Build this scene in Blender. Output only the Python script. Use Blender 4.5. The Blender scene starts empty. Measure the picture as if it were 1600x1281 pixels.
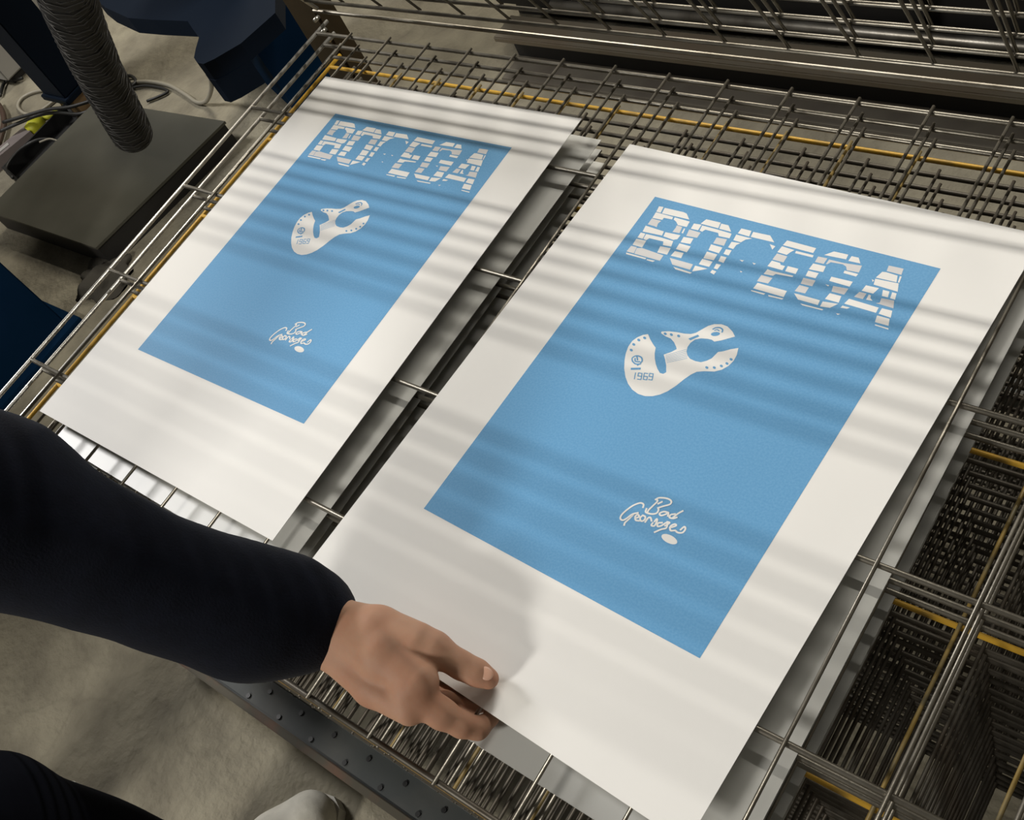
import bpy, bmesh, math, random
import numpy as np
from mathutils import Vector, Matrix

# ------------------------------------------------------------------ camera, world, lights
W, H, F = 1600.0, 1281.0, 1700.0
TOP = 0.75                                   # height of the open tray above the floor
CAM = np.array([1.3229, -0.2753, 0.9238 + TOP])
ROT = np.array([[0.764954, 0.532962, -0.361659],
                [0.286056, -0.784213, -0.550620],
                [-0.577077, 0.317744, -0.752343]])
sc = bpy.context.scene
COL = sc.collection
cd = bpy.data.cameras.new('camera'); cam = bpy.data.objects.new('camera', cd); COL.objects.link(cam)
cd.sensor_fit = 'HORIZONTAL'; cd.sensor_width = 36.0; cd.lens = F / W * 36.0
cd.clip_start = 0.02; cd.clip_end = 60
M3 = Matrix([[ROT[0][i], -ROT[1][i], -ROT[2][i]] for i in range(3)])
cam.matrix_world = Matrix.Translation(Vector(CAM)) @ M3.to_4x4()
sc.camera = cam

wd = bpy.data.worlds.new('world'); sc.world = wd; wd.use_nodes = True
wd.node_tree.nodes['Background'].inputs[0].default_value = (0.95, 0.90, 0.78, 1)
wd.node_tree.nodes['Background'].inputs[1].default_value = 0.13
sc.view_settings.view_transform = 'Standard'; sc.view_settings.look = 'None'
sc.view_settings.exposure = -0.27; sc.view_settings.gamma = 1.0
sc.view_settings.use_curve_mapping = False

def area(name, loc, target, sx, sy, power, col):
    l = bpy.data.lights.new(name, 'AREA'); l.shape = 'RECTANGLE'; l.size = sx; l.size_y = sy
    l.energy = power; l.color = col
    o = bpy.data.objects.new(name, l); COL.objects.link(o); o.location = loc
    z = (Vector(loc) - Vector(target)).normalized()
    x = Vector((1, 0, 0)); x = (x - z * x.dot(z)).normalized(); y = z.cross(x)
    o.matrix_world = Matrix.Translation(loc) @ Matrix((x, y, z)).transposed().to_4x4()
    return o
area('tube_light', (0.6, 2.35, 2.75), (0.5, 0.1, TOP), 2.4, 0.06, 74, (1.0, 0.95, 0.86))
area('left_lamp', (-3.0, 0.05, 3.0), (0.2, 0.0, TOP), 0.9, 0.6, 115, (1.0, 0.98, 0.96))
area('front_lamp', (-0.08, -3.2, 2.5), (0.3, 0.0, TOP), 0.6, 0.5, 105, (1.0, 0.96, 0.89))
area('far_lamp', (-2.0, 3.2, 2.9), (-1.0, 1.4, 0), 0.9, 0.7, 85, (1.0, 0.93, 0.80))

def at(px, py, z):
    d = ROT.T @ np.array([(px - W / 2) / F, (py - H / 2) / F, 1.0])
    return CAM + d * (z - CAM[2]) / d[2]
def at_depth(px, py, D):
    return CAM + ROT.T @ np.array([(px - W / 2) / F, (py - H / 2) / F, 1.0]) * D

# ------------------------------------------------------------------ materials
def mat(name, col, rough=0.6, metal=0.0, spec=0.5, noise=None, bump=None, sheen=0.0, sss=0.0):
    """noise=(scale, colour2, lo, hi, detail); bump=(scale, strength, distance)"""
    m = bpy.data.materials.new(name); m.use_nodes = True
    nt = m.node_tree; b = nt.nodes['Principled BSDF']
    b.inputs['Base Color'].default_value = (*col, 1); b.inputs['Roughness'].default_value = rough
    b.inputs['Metallic'].default_value = metal; b.inputs['Specular IOR Level'].default_value = spec
    if sheen: b.inputs['Sheen Weight'].default_value = sheen
    if sss:
        b.inputs['Subsurface Weight'].default_value = sss
        b.inputs['Subsurface Radius'].default_value = (1, .35, .2); b.inputs['Subsurface Scale'].default_value = .006
    tc = nt.nodes.new('ShaderNodeTexCoord')
    if noise:
        n = nt.nodes.new('ShaderNodeTexNoise'); n.inputs['Scale'].default_value = noise[0]
        n.inputs['Detail'].default_value = noise[4] if len(noise) > 4 else 6
        nt.links.new(tc.outputs['Object'], n.inputs['Vector'])
        r = nt.nodes.new('ShaderNodeValToRGB')
        r.color_ramp.elements[0].position = noise[2]; r.color_ramp.elements[1].position = noise[3]
        r.color_ramp.elements[0].color = (*col, 1); r.color_ramp.elements[1].color = (*noise[1], 1)
        nt.links.new(n.outputs['Fac'], r.inputs[0]); nt.links.new(r.outputs[0], b.inputs['Base Color'])
    if bump:
        n2 = nt.nodes.new('ShaderNodeTexNoise'); n2.inputs['Scale'].default_value = bump[0]; n2.inputs['Detail'].default_value = 8
        nt.links.new(tc.outputs['Object'], n2.inputs['Vector'])
        bp = nt.nodes.new('ShaderNodeBump'); bp.inputs['Strength'].default_value = bump[1]; bp.inputs['Distance'].default_value = bump[2]
        nt.links.new(n2.outputs['Fac'], bp.inputs['Height']); nt.links.new(bp.outputs[0], b.inputs['Normal'])
    return m

def concrete():
    m = bpy.data.materials.new('concrete'); m.use_nodes = True; nt = m.node_tree; b = nt.nodes['Principled BSDF']
    tc = nt.nodes.new('ShaderNodeTexCoord')
    def noise(s, d, dist=0.0):
        n = nt.nodes.new('ShaderNodeTexNoise'); n.inputs['Scale'].default_value = s; n.inputs['Detail'].default_value = d
        n.inputs['Distortion'].default_value = dist
        nt.links.new(tc.outputs['Object'], n.inputs['Vector']); return n
    n1 = noise(1.7, 6, .4); n2 = noise(11, 8); n3 = noise(60, 6)
    r = nt.nodes.new('ShaderNodeValToRGB')
    e = r.color_ramp.elements; e[0].position = .32; e[0].color = (.125, .112, .082, 1); e[1].position = .68; e[1].color = (.29, .265, .20, 1)
    nt.links.new(n1.outputs['Fac'], r.inputs[0])
    r2 = nt.nodes.new('ShaderNodeValToRGB'); e = r2.color_ramp.elements
    e[0].position = .3; e[0].color = (.62, .6, .57, 1); e[1].position = .62; e[1].color = (1.05, 1.04, 1.0, 1)
    nt.links.new(n2.outputs['Fac'], r2.inputs[0])
    mx = nt.nodes.new('ShaderNodeMix'); mx.data_type = 'RGBA'; mx.blend_type = 'MULTIPLY'; mx.inputs[0].default_value = .8
    nt.links.new(r.outputs[0], mx.inputs[6]); nt.links.new(r2.outputs[0], mx.inputs[7])
    # dark specks and hairline cracks
    v = nt.nodes.new('ShaderNodeTexVoronoi'); v.feature = 'DISTANCE_TO_EDGE'; v.inputs['Scale'].default_value = 1.3
    n4 = noise(3.0, 5); mp = nt.nodes.new('ShaderNodeVectorMath'); mp.operation = 'MULTIPLY_ADD'
    nt.links.new(n4.outputs['Color'], mp.inputs[0]); mp.inputs[1].default_value = (.5, .5, .5)
    nt.links.new(tc.outputs['Object'], mp.inputs[2]); nt.links.new(mp.outputs[0], v.inputs['Vector'])
    r3 = nt.nodes.new('ShaderNodeValToRGB'); e = r3.color_ramp.elements
    e[0].position = 0; e[0].color = (.45, .43, .4, 1); e[1].position = .012; e[1].color = (1, 1, 1, 1)
    nt.links.new(v.outputs['Distance'], r3.inputs[0])
    m2 = nt.nodes.new('ShaderNodeMix'); m2.data_type = 'RGBA'; m2.blend_type = 'MULTIPLY'; m2.inputs[0].default_value = .2
    nt.links.new(mx.outputs[2], m2.inputs[6]); nt.links.new(r3.outputs[0], m2.inputs[7])
    nt.links.new(m2.outputs[2], b.inputs['Base Color'])
    b.inputs['Roughness'].default_value = .85
    ad = nt.nodes.new('ShaderNodeMath'); ad.operation = 'MULTIPLY_ADD'; ad.inputs[1].default_value = .35
    nt.links.new(n3.outputs['Fac'], ad.inputs[0]); nt.links.new(n2.outputs['Fac'], ad.inputs[2])
    bp = nt.nodes.new('ShaderNodeBump'); bp.inputs['Strength'].default_value = .8; bp.inputs['Distance'].default_value = .016
    nt.links.new(ad.outputs[0], bp.inputs['Height']); nt.links.new(bp.outputs[0], b.inputs['Normal'])
    return m

M_floor = concrete()
M_wall = mat('plaster', (.30, .28, .23), .9, noise=(2, (.4, .37, .31), .3, .7))
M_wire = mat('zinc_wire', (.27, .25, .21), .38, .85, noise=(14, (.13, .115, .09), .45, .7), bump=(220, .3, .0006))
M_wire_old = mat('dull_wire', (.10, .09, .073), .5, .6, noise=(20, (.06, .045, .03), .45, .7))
M_frame = mat('bright_wire', (.72, .70, .65), .36, .9, noise=(9, (.50, .48, .43), .4, .7))
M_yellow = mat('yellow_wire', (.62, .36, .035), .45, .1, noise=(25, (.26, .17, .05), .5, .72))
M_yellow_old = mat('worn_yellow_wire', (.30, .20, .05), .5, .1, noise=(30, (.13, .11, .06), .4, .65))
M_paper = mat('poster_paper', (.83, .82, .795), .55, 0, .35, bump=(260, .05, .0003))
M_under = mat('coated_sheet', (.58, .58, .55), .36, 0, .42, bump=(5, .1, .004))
M_ink = mat('blue_ink', (.118, .335, .60), .6, 0, .3, noise=(420, (.15, .375, .635), .35, .7, 2))
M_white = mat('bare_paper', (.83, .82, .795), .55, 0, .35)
M_brick = mat('tinted_paper', (.66, .655, .66), .55, 0, .35)
M_steel = mat('painted_steel', (.055, .061, .060), .6, 0, .3, noise=(9, (.085, .085, .078), .4, .7), bump=(60, .2, .002))
M_rust = mat('worn_edge', (.075, .066, .047), .7, 0, .3, noise=(16, (.12, .07, .045), .45, .65))
M_brown = mat('brown_steel', (.055, .038, .018), .5, .3, noise=(8, (.085, .060, .030), .4, .7))
M_blue = mat('machine_blue', (.002, .016, .042), .9, 0, .04, noise=(6, (.004, .018, .05), .4, .7))
M_navy = mat('machine_navy', (.003, .007, .015), .6, 0, .10)
M_plate = mat('floor_plate', (.070, .068, .052), .55, .3, noise=(5, (.095, .092, .072), .35, .7), bump=(40, .1, .002))
M_black = mat('black_plastic', (.008, .008, .008), .5)
M_hose = mat('hose_rubber', (.016, .0155, .015), .6, 0, .25)
M_rib = mat('hose_wire', (.05, .048, .046), .4, .4)
M_grey = mat('grey_plastic', (.16, .135, .13), .5)
M_cabinet = mat('cabinet_grey', (.30, .29, .27), .5)
M_wood = mat('raw_wood', (.42, .28, .15), .7, noise=(18, (.30, .19, .10), .3, .7))
M_plank = mat('old_plank', (.14, .12, .085), .6, .1, noise=(7, (.13, .10, .065), .4, .7))
M_board = mat('grimy_board', (.12, .105, .08), .7, 0, .4, noise=(9, (.08, .066, .05), .4, .7))
M_dark = mat('dark_steel', (.012, .011, .010), .6)
M_cable_b = mat('black_cable', (.010, .010, .009), .5)
M_cable_g = mat('grey_cable', (.26, .24, .19), .5)
M_lime = mat('yellow_plug', (.45, .45, .02), .5)
M_navycloth = mat('navy_knit', (.0030, .0040, .0085), .95, 0, .15, noise=(60, (.0045, .006, .0125), .3, .7), bump=(420, .5, .0012), sheen=.03)
M_trouser = mat('navy_trouser', (.0045, .0055, .010), .95, 0, .1, bump=(300, .3, .001))
M_skin = mat('skin', (.44, .258, .172), .6, 0, .22, noise=(28, (.40, .205, .13), .35, .75), bump=(160, .22, .0012), sss=.25)
M_nail = mat('nail', (.60, .35, .25), .3)
M_shoe = mat('canvas_shoe', (.72, .69, .60), .8, bump=(300, .3, .001), noise=(20, (.48, .46, .39), .4, .7))
M_sole = mat('rubber_sole', (.50, .48, .42), .6)
M_hair = mat('hair', (.03, .018, .010), .6, bump=(200, .6, .003))
M_bolt = mat('bolt', (.5, .48, .42), .35, .9)

# ------------------------------------------------------------------ mesh helpers
def link(name, me, m, parent=None, smooth=False):
    o = bpy.data.objects.new(name, me); COL.objects.link(o)
    if m: me.materials.append(m)
    if smooth: me.polygons.foreach_set('use_smooth', [True] * len(me.polygons))
    if parent: o.parent = parent
    return o
def mesh(name, V, Fc):
    me = bpy.data.meshes.new(name); me.from_pydata([tuple(map(float, v)) for v in V], [], [tuple(f) for f in Fc]); me.update()
    return me
class MB:
    def __init__(s): s.V = []; s.F = []
    def add(s, V, Fc):
        n = len(s.V); s.V += [tuple(map(float, v)) for v in V]; s.F += [tuple(i + n for i in f) for f in Fc]; return s
    def box(s, a, b, bev=0.0):
        bm = bmesh.new(); bmesh.ops.create_cube(bm, size=1)
        a = np.minimum(a, b) if 0 else np.array(a, float); b = np.array(b, float)
        for v in bm.verts: v.co = Vector((a + b) / 2) + Vector([v.co[i] * abs(b[i] - a[i]) for i in range(3)])
        if bev: bmesh.ops.bevel(bm, geom=bm.edges[:], offset=bev, segments=2, affect='EDGES')
        bm.verts.index_update()
        s.add([v.co[:] for v in bm.verts], [[v.index for v in f.verts] for f in bm.faces]); bm.free(); return s
    def tube(s, pts, r, seg=10, caps=True):
        pts = [np.array(p, float) for p in pts]; n = len(pts)
        rs = [r] * n if np.isscalar(r) else list(r)
        V = []; up = None
        for i, p in enumerate(pts):
            t = pts[min(i + 1, n - 1)] - pts[max(i - 1, 0)]; t = t / (np.linalg.norm(t) + 1e-12)
            if up is None:
                h = np.array([0, 0, 1.0]) if abs(t[2]) < .9 else np.array([1.0, 0, 0]); u = np.cross(t, h)
            else: u = up - t * np.dot(up, t)
            u /= np.linalg.norm(u) + 1e-12; up = u; w = np.cross(t, u)
            for k in range(seg):
                a = 2 * math.pi * k / seg; V.append(p + rs[i] * (math.cos(a) * u + math.sin(a) * w))
        Fc = [[i * seg + k, i * seg + (k + 1) % seg, (i + 1) * seg + (k + 1) % seg, (i + 1) * seg + k] for i in range(n - 1) for k in range(seg)]
        if caps: Fc += [list(range(seg))[::-1], list(range((n - 1) * seg, n * seg))]
        return s.add(V, Fc)
    def prism(s, outline, z0, z1):
        """outline of (x, y) pairs between two heights"""
        n = len(outline)
        V = [(x, y, z0) for x, y in outline] + [(x, y, z1) for x, y in outline]
        Fc = [list(range(n))[::-1], list(range(n, 2 * n))] + [[i, (i + 1) % n, n + (i + 1) % n, n + i] for i in range(n)]
        return s.add(V, Fc)
    def build(s, name, m, parent=None, smooth=False):
        me = mesh(name, s.V, s.F)
        bm = bmesh.new(); bm.from_mesh(me); bmesh.ops.recalc_face_normals(bm, faces=bm.faces[:]); bm.to_mesh(me); bm.free()
        return link(name, me, m, parent, smooth)
def empty(name, loc=(0, 0, 0)):
    o = bpy.data.objects.new(name, None); COL.objects.link(o); o.location = loc; o.empty_display_size = .05; return o
def tag(o, label=None, cat=None, group=None, kind=None):
    if label: o['label'] = label
    if cat: o['category'] = cat
    if group: o['group'] = group
    if kind: o['kind'] = kind
    return o
def catmull(P, n=8):
    P = [np.array(p, float) for p in P]; P = [2 * P[0] - P[1]] + P + [2 * P[-1] - P[-2]]; out = []
    for i in range(1, len(P) - 2):
        a, b, c, d = P[i - 1:i + 3]
        for k in range(n):
            t = k / n
            out.append(.5 * ((2 * b) + (c - a) * t + (2 * a - 5 * b + 4 * c - d) * t * t + (3 * b - a - 3 * c + d) * t ** 3))
    out.append(P[-2]); return out

# ------------------------------------------------------------------ setting
def struct(name, a, b, m):
    return tag(MB().box(a, b).build(name, m), kind='structure')
struct('floor', (-6, -5, -.1), (6, 6, 0), M_floor)
struct('wall_back', (-6, 6, 0), (6, 6.15, 3.4), M_wall)
struct('wall_left', (-6.15, -5, 0), (-6, 6.15, 3.4), M_wall)
struct('wall_right', (6, -5, 0), (6.15, 6.15, 3.4), M_wall)

# ------------------------------------------------------------------ drying rack: trays
X0, PITCH, NW = -0.203, 0.0895, 21
X1 = X0 + PITCH * NW
YF, CROSS, YH, STEP = -0.262, 0.1825, 0.682, 0.0255
YR = [YF + CROSS * i for i in range(1, 6)]            # inner cross rods; the last is the back rod
RW, RC, RF = .0021, .0032, .0034

def proto_meshes():
    d = {}
    y = 0
    # everything is modelled with the hinge line at the local origin (y = 0), tray running to -y
    fr = MB()
    zc = -RW - RC
    yb = YH - YH; yf = YF - YH
    fr.tube([(X0, yb, zc), (X0, yf + .012, zc), (X0 + .004, yf + .004, zc), (X0 + .012, yf, zc)], RF, 10)
    d['side_rod'] = fr
    d['side_rod_right'] = MB().tube([(X1, yb, zc), (X1, yf + .012, zc), (X1 - .004, yf + .004, zc), (X1 - .012, yf, zc)], RF, 10)
    d['front_rod'] = MB().tube([(X0 + .010, yf, zc), (X1 - .010, yf, zc)], RC, 8)
    cr = MB().tube([(X0 + .002, 0, zc), (X1 - .002, 0, zc)], RC, 8); d['cross_rod'] = cr
    lw = MB().tube([(0, yf - .003, 0), (0, YR[-1] - YH + .006, 0)], RW, 8); d['long_rod'] = lw
    out = {}
    for k, mb in d.items():
        me = mesh(k, mb.V, mb.F); me.polygons.foreach_set('use_smooth', [True] * len(me.polygons)); out[k] = me
    return out
PM = proto_meshes()
def with_mat(me, m, key):
    c = me.copy(); c.name = key.replace('_right', ''); c.materials.append(m); return c
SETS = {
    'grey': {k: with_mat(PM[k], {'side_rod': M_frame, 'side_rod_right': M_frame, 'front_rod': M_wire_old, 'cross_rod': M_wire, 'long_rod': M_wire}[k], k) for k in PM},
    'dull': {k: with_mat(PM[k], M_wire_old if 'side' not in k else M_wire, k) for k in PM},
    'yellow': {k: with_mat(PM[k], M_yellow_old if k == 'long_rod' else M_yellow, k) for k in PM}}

def make_tray(z, angle, kind, label, group, rnd, nwires=NW):
    t = empty('rack_tray', (0, YH, z)); t.rotation_euler = (-angle, 0, 0)
    tag(t, label, 'drying rack tray', group)
    S = SETS[kind]
    def put(key, loc):
        o = bpy.data.objects.new(key.replace('_right', ''), S[key]); COL.objects.link(o); o.parent = t; o.location = loc; return o
    for key in ('side_rod', 'side_rod_right', 'front_rod'): put(key, (0, 0, 0))
    for y in YR: put('cross_rod', (0, y - YH + (rnd.uniform(-.0015, .0015) if y < .6 else 0), 0))
    for i in range(1, nwires): put('long_rod', (X0 + PITCH * i + rnd.uniform(-.0012, .0012), rnd.uniform(-.002, .001), 0))
    return t
rnd = random.Random(4)
ordn = ['top', 'second', 'third', 'fourth', 'fifth', 'sixth', 'seventh', 'eighth', 'ninth', 'tenth', 'eleventh', 'twelfth',
        'thirteenth', 'fourteenth', 'fifteenth', 'sixteenth', 'seventeenth', 'eighteenth', 'nineteenth', 'twentieth', 'twenty-first', 'twenty-second']
NLOW = 22
for n in range(NLOW):
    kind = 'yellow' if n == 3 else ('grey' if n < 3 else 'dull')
    if n == 0: lab = 'grey wire rack tray lying flat on top, directly under the two blue posters'
    elif n == 1: lab = 'grey wire rack tray just beneath the tray that holds the blue posters'
    elif n == 3: lab = 'yellow painted wire rack tray, fourth from the top of the flat trays'
    elif n == NLOW - 1: lab = 'dark wire rack tray at the very bottom of the flat stack'
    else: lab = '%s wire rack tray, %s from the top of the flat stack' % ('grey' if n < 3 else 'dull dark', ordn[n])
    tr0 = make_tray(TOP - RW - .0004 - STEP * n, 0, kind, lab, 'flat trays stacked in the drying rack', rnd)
    if n == 3: tr0.location.x -= .021          # the yellow tray sits a little to the left
NUP = 7
for k in range(1, NUP + 1):
    if k == 1: lab = 'raised wire rack tray nearest above the flat trays at the back'
    elif k == NUP: lab = 'raised wire rack tray highest and farthest back of the tilted ones'
    else: lab = 'raised wire rack tray, %s up of those tilted back' % ordn[k - 1]
    make_tray(TOP - RW + STEP * k, math.radians(64 + .9 * k), 'grey', lab, 'wire trays tilted up at the back', rnd)

# rack body
rack = tag(empty('drying_rack', (.7, .2, 0)), 'steel drying rack body with brown rear posts and grey drilled base rail', 'drying rack')
def rpart(mb, name, m, smooth=False):
    o = mb.build(name, m, rack, smooth); o.matrix_parent_inverse = Matrix.Translation((-.7, -.2, 0)); return o
rpart(MB().box((X0 - .105, YH + .006, .05), (X0 - .030, YH + .05, 1.45), .004), 'rear_post', M_brown)
rpart(MB().box((X1 + .012, YH + .006, .05), (X1 + .105, YH + .05, 1.45), .004), 'rear_post', M_brown)
# front rail: a flat steel channel with a worn lip and a row of holes
zb = .13
rl = MB().box((X0 - .10, -.318, zb - .05), (X1 + .10, -.256, zb), .003); rl = rpart(rl, 'base_rail', M_steel)
lip = MB().box((X0 - .10, -.332, zb - .05), (X1 + .10, -.318, zb + .004), .002); o = lip.build('rail_lip', M_rust, rl)
lip2 = MB().tube([(X0 - .10, -.262, zb + .003), (X1 + .10, -.262, zb + .003)], .004); lip2.build('rail_edge', M_steel, rl)
bolt_me = None
for i in range(26):
    for (yy, off) in ((-.308, 0), (-.282, .035)):
        x = X0 + .05 + off + .083 * i
        if bolt_me is None:
            bo_ = MB().tube([(0, 0, .0005), (0, 0, .0025)], .0045, 10).build('rail_bolt', M_black, rl); bolt_me = bo_.data
        else:
            bo_ = bpy.data.objects.new('rail_bolt', bolt_me); COL.objects.link(bo_); bo_.parent = rl
        bo_.location = (x, yy, zb)
rpart(MB().box((X0 - .10, -.25, zb - .05), (X0 - .04, YH, zb), .003), 'base_rail', M_steel)
rpart(MB().box((X1 + .04, -.25, zb - .05), (X1 + .10, YH, zb), .003), 'base_rail', M_steel)
rpart(MB().box((X0 - .012, YH + .01, zb - .05), (X1 + .012, YH + .05, zb), .003), 'base_rail', M_steel)
rpart(MB().tube([(X0 - .02, YH, TOP + .012), (X1 + .02, YH, TOP + .012)], .0035), 'hinge_bar', M_wire)
for k, (x, z) in enumerate(((X0 - .03, .742), (X0 - .03, .716), (X0 - .024, .700))):
    rpart(MB().tube([(x, YH - .004, z), (x, YH + .008, z)], .004), 'bolt', M_bolt, True)
for (x, y) in ((X0 - .07, -.24), (X1 + .07, -.24), (X0 - .07, YH - .02), (X1 + .07, YH - .02)):
    c = MB().tube([(x - .014, y, .036), (x + .014, y, .036)], .036, 20); wob = rpart(c, 'caster_wheel', M_black)
    MB().box((x - .02, y - .02, .034), (x + .02, y + .02, zb - .05), .003).build('caster_fork', M_steel, wob).matrix_parent_inverse = Matrix.Identity(4)

# ------------------------------------------------------------------ sheets
def sheet_slab(w, h, th=.0006, bow=0.0, nx=10, ny=14, x0=0, y0=0):
    V = []; Fc = []
    for k in (0, 1):
        for j in range(ny + 1):
            for i in range(nx + 1):
                V.append((x0 + w * i / nx, y0 + h * j / ny, (th if k else 0)))
    n1 = (nx + 1) * (ny + 1); I = lambda k, j, i: k * n1 + j * (nx + 1) + i
    for j in range(ny):
        for i in range(nx):
            Fc.append((I(1, j, i), I(1, j, i + 1), I(1, j + 1, i + 1), I(1, j + 1, i)))
            Fc.append((I(0, j, i), I(0, j + 1, i), I(0, j + 1, i + 1), I(0, j, i + 1)))
    for i in range(nx):
        Fc.append((I(0, 0, i), I(0, 0, i + 1), I(1, 0, i + 1), I(1, 0, i))); Fc.append((I(0, ny, i + 1), I(0, ny, i), I(1, ny, i), I(1, ny, i + 1)))
    for j in range(ny):
        Fc.append((I(0, j + 1, 0), I(0, j, 0), I(1, j, 0), I(1, j + 1, 0))); Fc.append((I(0, j, nx), I(0, j + 1, nx), I(1, j + 1, nx), I(1, j, nx)))
    return MB().add(V, Fc)

# blue print artwork, in metres on the printed panel (origin bottom left, 0.36 x 0.48)
BW, BH = .36, .4799
def homog(src, dst):
    A = []
    for (x, y), (u, v) in zip(src, dst):
        A.append([x, y, 1, 0, 0, 0, -u * x, -u * y, -u]); A.append([0, 0, 0, x, y, 1, -v * x, -v * y, -v])
    return np.linalg.svd(np.array(A))[2][-1].reshape(3, 3)
HM = homog([(1023, 311), (1476, 417), (664, 796), (1090, 1029)], [(0, BH), (BW, BH), (0, 0), (BW, 0)])
def pl(q, org, s):
    o = []
    for x, y in q:
        w = HM @ np.array([org[0] + x / s, org[1] + y / s, 1]); o.append((w[0] / w[2], w[1] / w[2]))
    return o
cA = ((970, 310), 1600 / 260); cB = ((1160, 360), 1600 / 280); cC = ((960, 500), 1600 / 210); cD = ((955, 770), 1600 / 130)
BR_A = [
 [(365,98),(408,104),(380,160),(338,150)], [(420,112),(600,150),(632,165),(655,220),(392,165)],
 [(335,155),(500,198),(490,222),(410,208),(395,228),(300,210)], [(515,202),(660,240),(630,292),(545,275),(530,245),(505,222)],
 [(295,215),(385,238),(355,262),(340,300),(322,290),(255,272)], [(535,278),(588,292),(560,352),(492,342),(525,300)],
 [(235,285),(410,338),(392,378),(205,342)], [(425,345),(570,372),(540,410),(500,418),(405,385)],
 [(188,352),(232,362),(205,412),(155,400)], [(240,365),(375,395),(500,430),(480,482),(400,470),(405,435),(270,405),(240,425),(212,412)],
 [(145,412),(240,430),(200,495),(108,470)], [(375,480),(475,498),(440,560),(345,540)],
 [(95,480),(150,492),(120,552),(50,535)], [(150,500),(200,500),(345,548),(405,568),(370,620),(125,555)],
 [(48,545),(240,595),(230,608),(45,560)], [(245,605),(325,620),(300,632),(242,615)], [(615,310),(595,355),(580,350),(605,305)],
 [(820,215),(960,245),(935,300),(765,258)], [(965,255),(1035,270),(1060,332),(945,305)], [(700,258),(775,268),(740,322),(670,308)],
 [(780,275),(920,310),(1065,350),(1045,395),(940,375),(935,345),(810,315),(780,335),(755,325)],
 [(655,315),(765,345),(730,395),(625,378)], [(600,388),(695,402),(665,455),(570,440)], [(560,450),(668,478),(630,535),(525,505)],
 [(515,525),(600,542),(575,592),(475,570)], [(920,388),(1020,405),(990,468),(885,445)], [(865,455),(975,485),(940,540),(840,510)],
 [(825,525),(925,552),(890,608),(790,590)], [(780,595),(880,622),(845,672),(745,648)], [(465,590),(690,650),(660,702),(490,655)],
 [(710,662),(830,690),(760,705),(680,718)], [(500,675),(680,730),(660,740),(520,700)],
 [(1160,298),(1258,320),(1235,375),(1125,345)], [(1275,330),(1440,362),(1480,428),(1250,378)],
 [(1110,358),(1265,395),(1200,405),(1155,432),(1080,412)], [(1064,428),(1150,440),(1110,458),(1080,498),(1030,482)],
 [(1010,500),(1065,510),(1035,560),(985,545)], [(960,565),(1015,578),(985,632),(935,615)], [(915,640),(960,650),(925,695),(890,685)],
 [(875,700),(915,715),(890,745),(855,725)], [(1435,445),(1490,465),(1460,498)], [(1140,600),(1185,605),(1165,618)],
 [(1265,625),(1300,635),(1280,645)], [(1145,705),(1170,715),(1150,722)]]
GREY_A = {4, 12, 13, 21, 25, 5, 29}
BR_B = [
 [(405,92),(668,158),(640,202),(365,135)], [(358,145),(470,178),(430,200),(400,222),(315,198)], [(485,185),(645,222),(635,242),(475,205)],
 [(312,210),(405,235),(370,290),(270,265)], [(265,275),(340,295),(345,312),(385,322),(360,360),(225,325)], [(410,322),(505,345),(480,392),(385,368)],
 [(225,352),(270,368),(460,408),(450,420),(300,395),(275,410),(190,395)], [(170,405),(270,430),(230,480),(130,460)],
 [(135,475),(400,545),(370,600),(95,525)], [(75,540),(205,570),(190,582),(78,550)], [(232,582),(370,612),(355,622),(232,595)],
 [(830,185),(960,212),(940,255),(740,218)], [(990,225),(1055,238),(1070,290),(960,268)], [(685,232),(770,248),(735,298),(655,282)],
 [(785,258),(920,288),(1085,310),(1055,372),(945,352),(940,320),(910,300),(800,282),(770,300),(755,300)],
 [(640,295),(755,320),(730,372),(600,348)], [(595,360),(690,382),(660,428),(570,408)], [(550,425),(660,448),(630,500),(525,478)],
 [(515,490),(600,512),(565,565),(470,545)], [(465,565),(500,572),(700,625),(680,668),(500,620)], [(725,635),(865,655),(790,692),(700,680)],
 [(520,655),(730,705),(720,715),(540,672)], [(925,355),(1050,385),(1030,408),(915,378)], [(805,412),(1000,455),(970,500),(785,450)],
 [(820,495),(960,518),(920,572),(805,545)], [(790,560),(895,585),(870,645),(745,612)], [(750,482),(785,488),(775,500)],
 [(1330,305),(1465,332),(1445,388),(1310,355)], [(1270,362),(1305,365),(1410,395),(1400,455),(1210,415)], [(1205,425),(1420,465),(1410,540),(1190,478)],
 [(1120,485),(1240,510),(1185,560),(1080,535)], [(1275,525),(1335,538),(1320,592),(1265,580)], [(1360,545),(1400,555),(1385,612),(1340,600)],
 [(1060,545),(1125,560),(1090,610),(1010,590)], [(1145,568),(1165,575),(1160,600),(1180,625),(1120,615)],
 [(1260,600),(1378,620),(1370,690),(1210,645),(1245,640)], [(965,608),(1235,685),(1210,732),(920,652)],
 [(1265,690),(1360,712),(1345,775),(1235,740)], [(1220,755),(1335,785),(1325,848),(1200,815)], [(1200,835),(1325,870),(1322,882),(1200,845)],
 [(905,670),(975,688),(945,698),(885,690)], [(845,740),(885,745),(860,755)], [(1430,400),(1448,402),(1425,460),(1412,455)], [(1175,430),(1195,440),(1180,455)]]
GREY_B = {3, 7, 13, 18, 24, 27, 33, 35, 14, 17}
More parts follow.
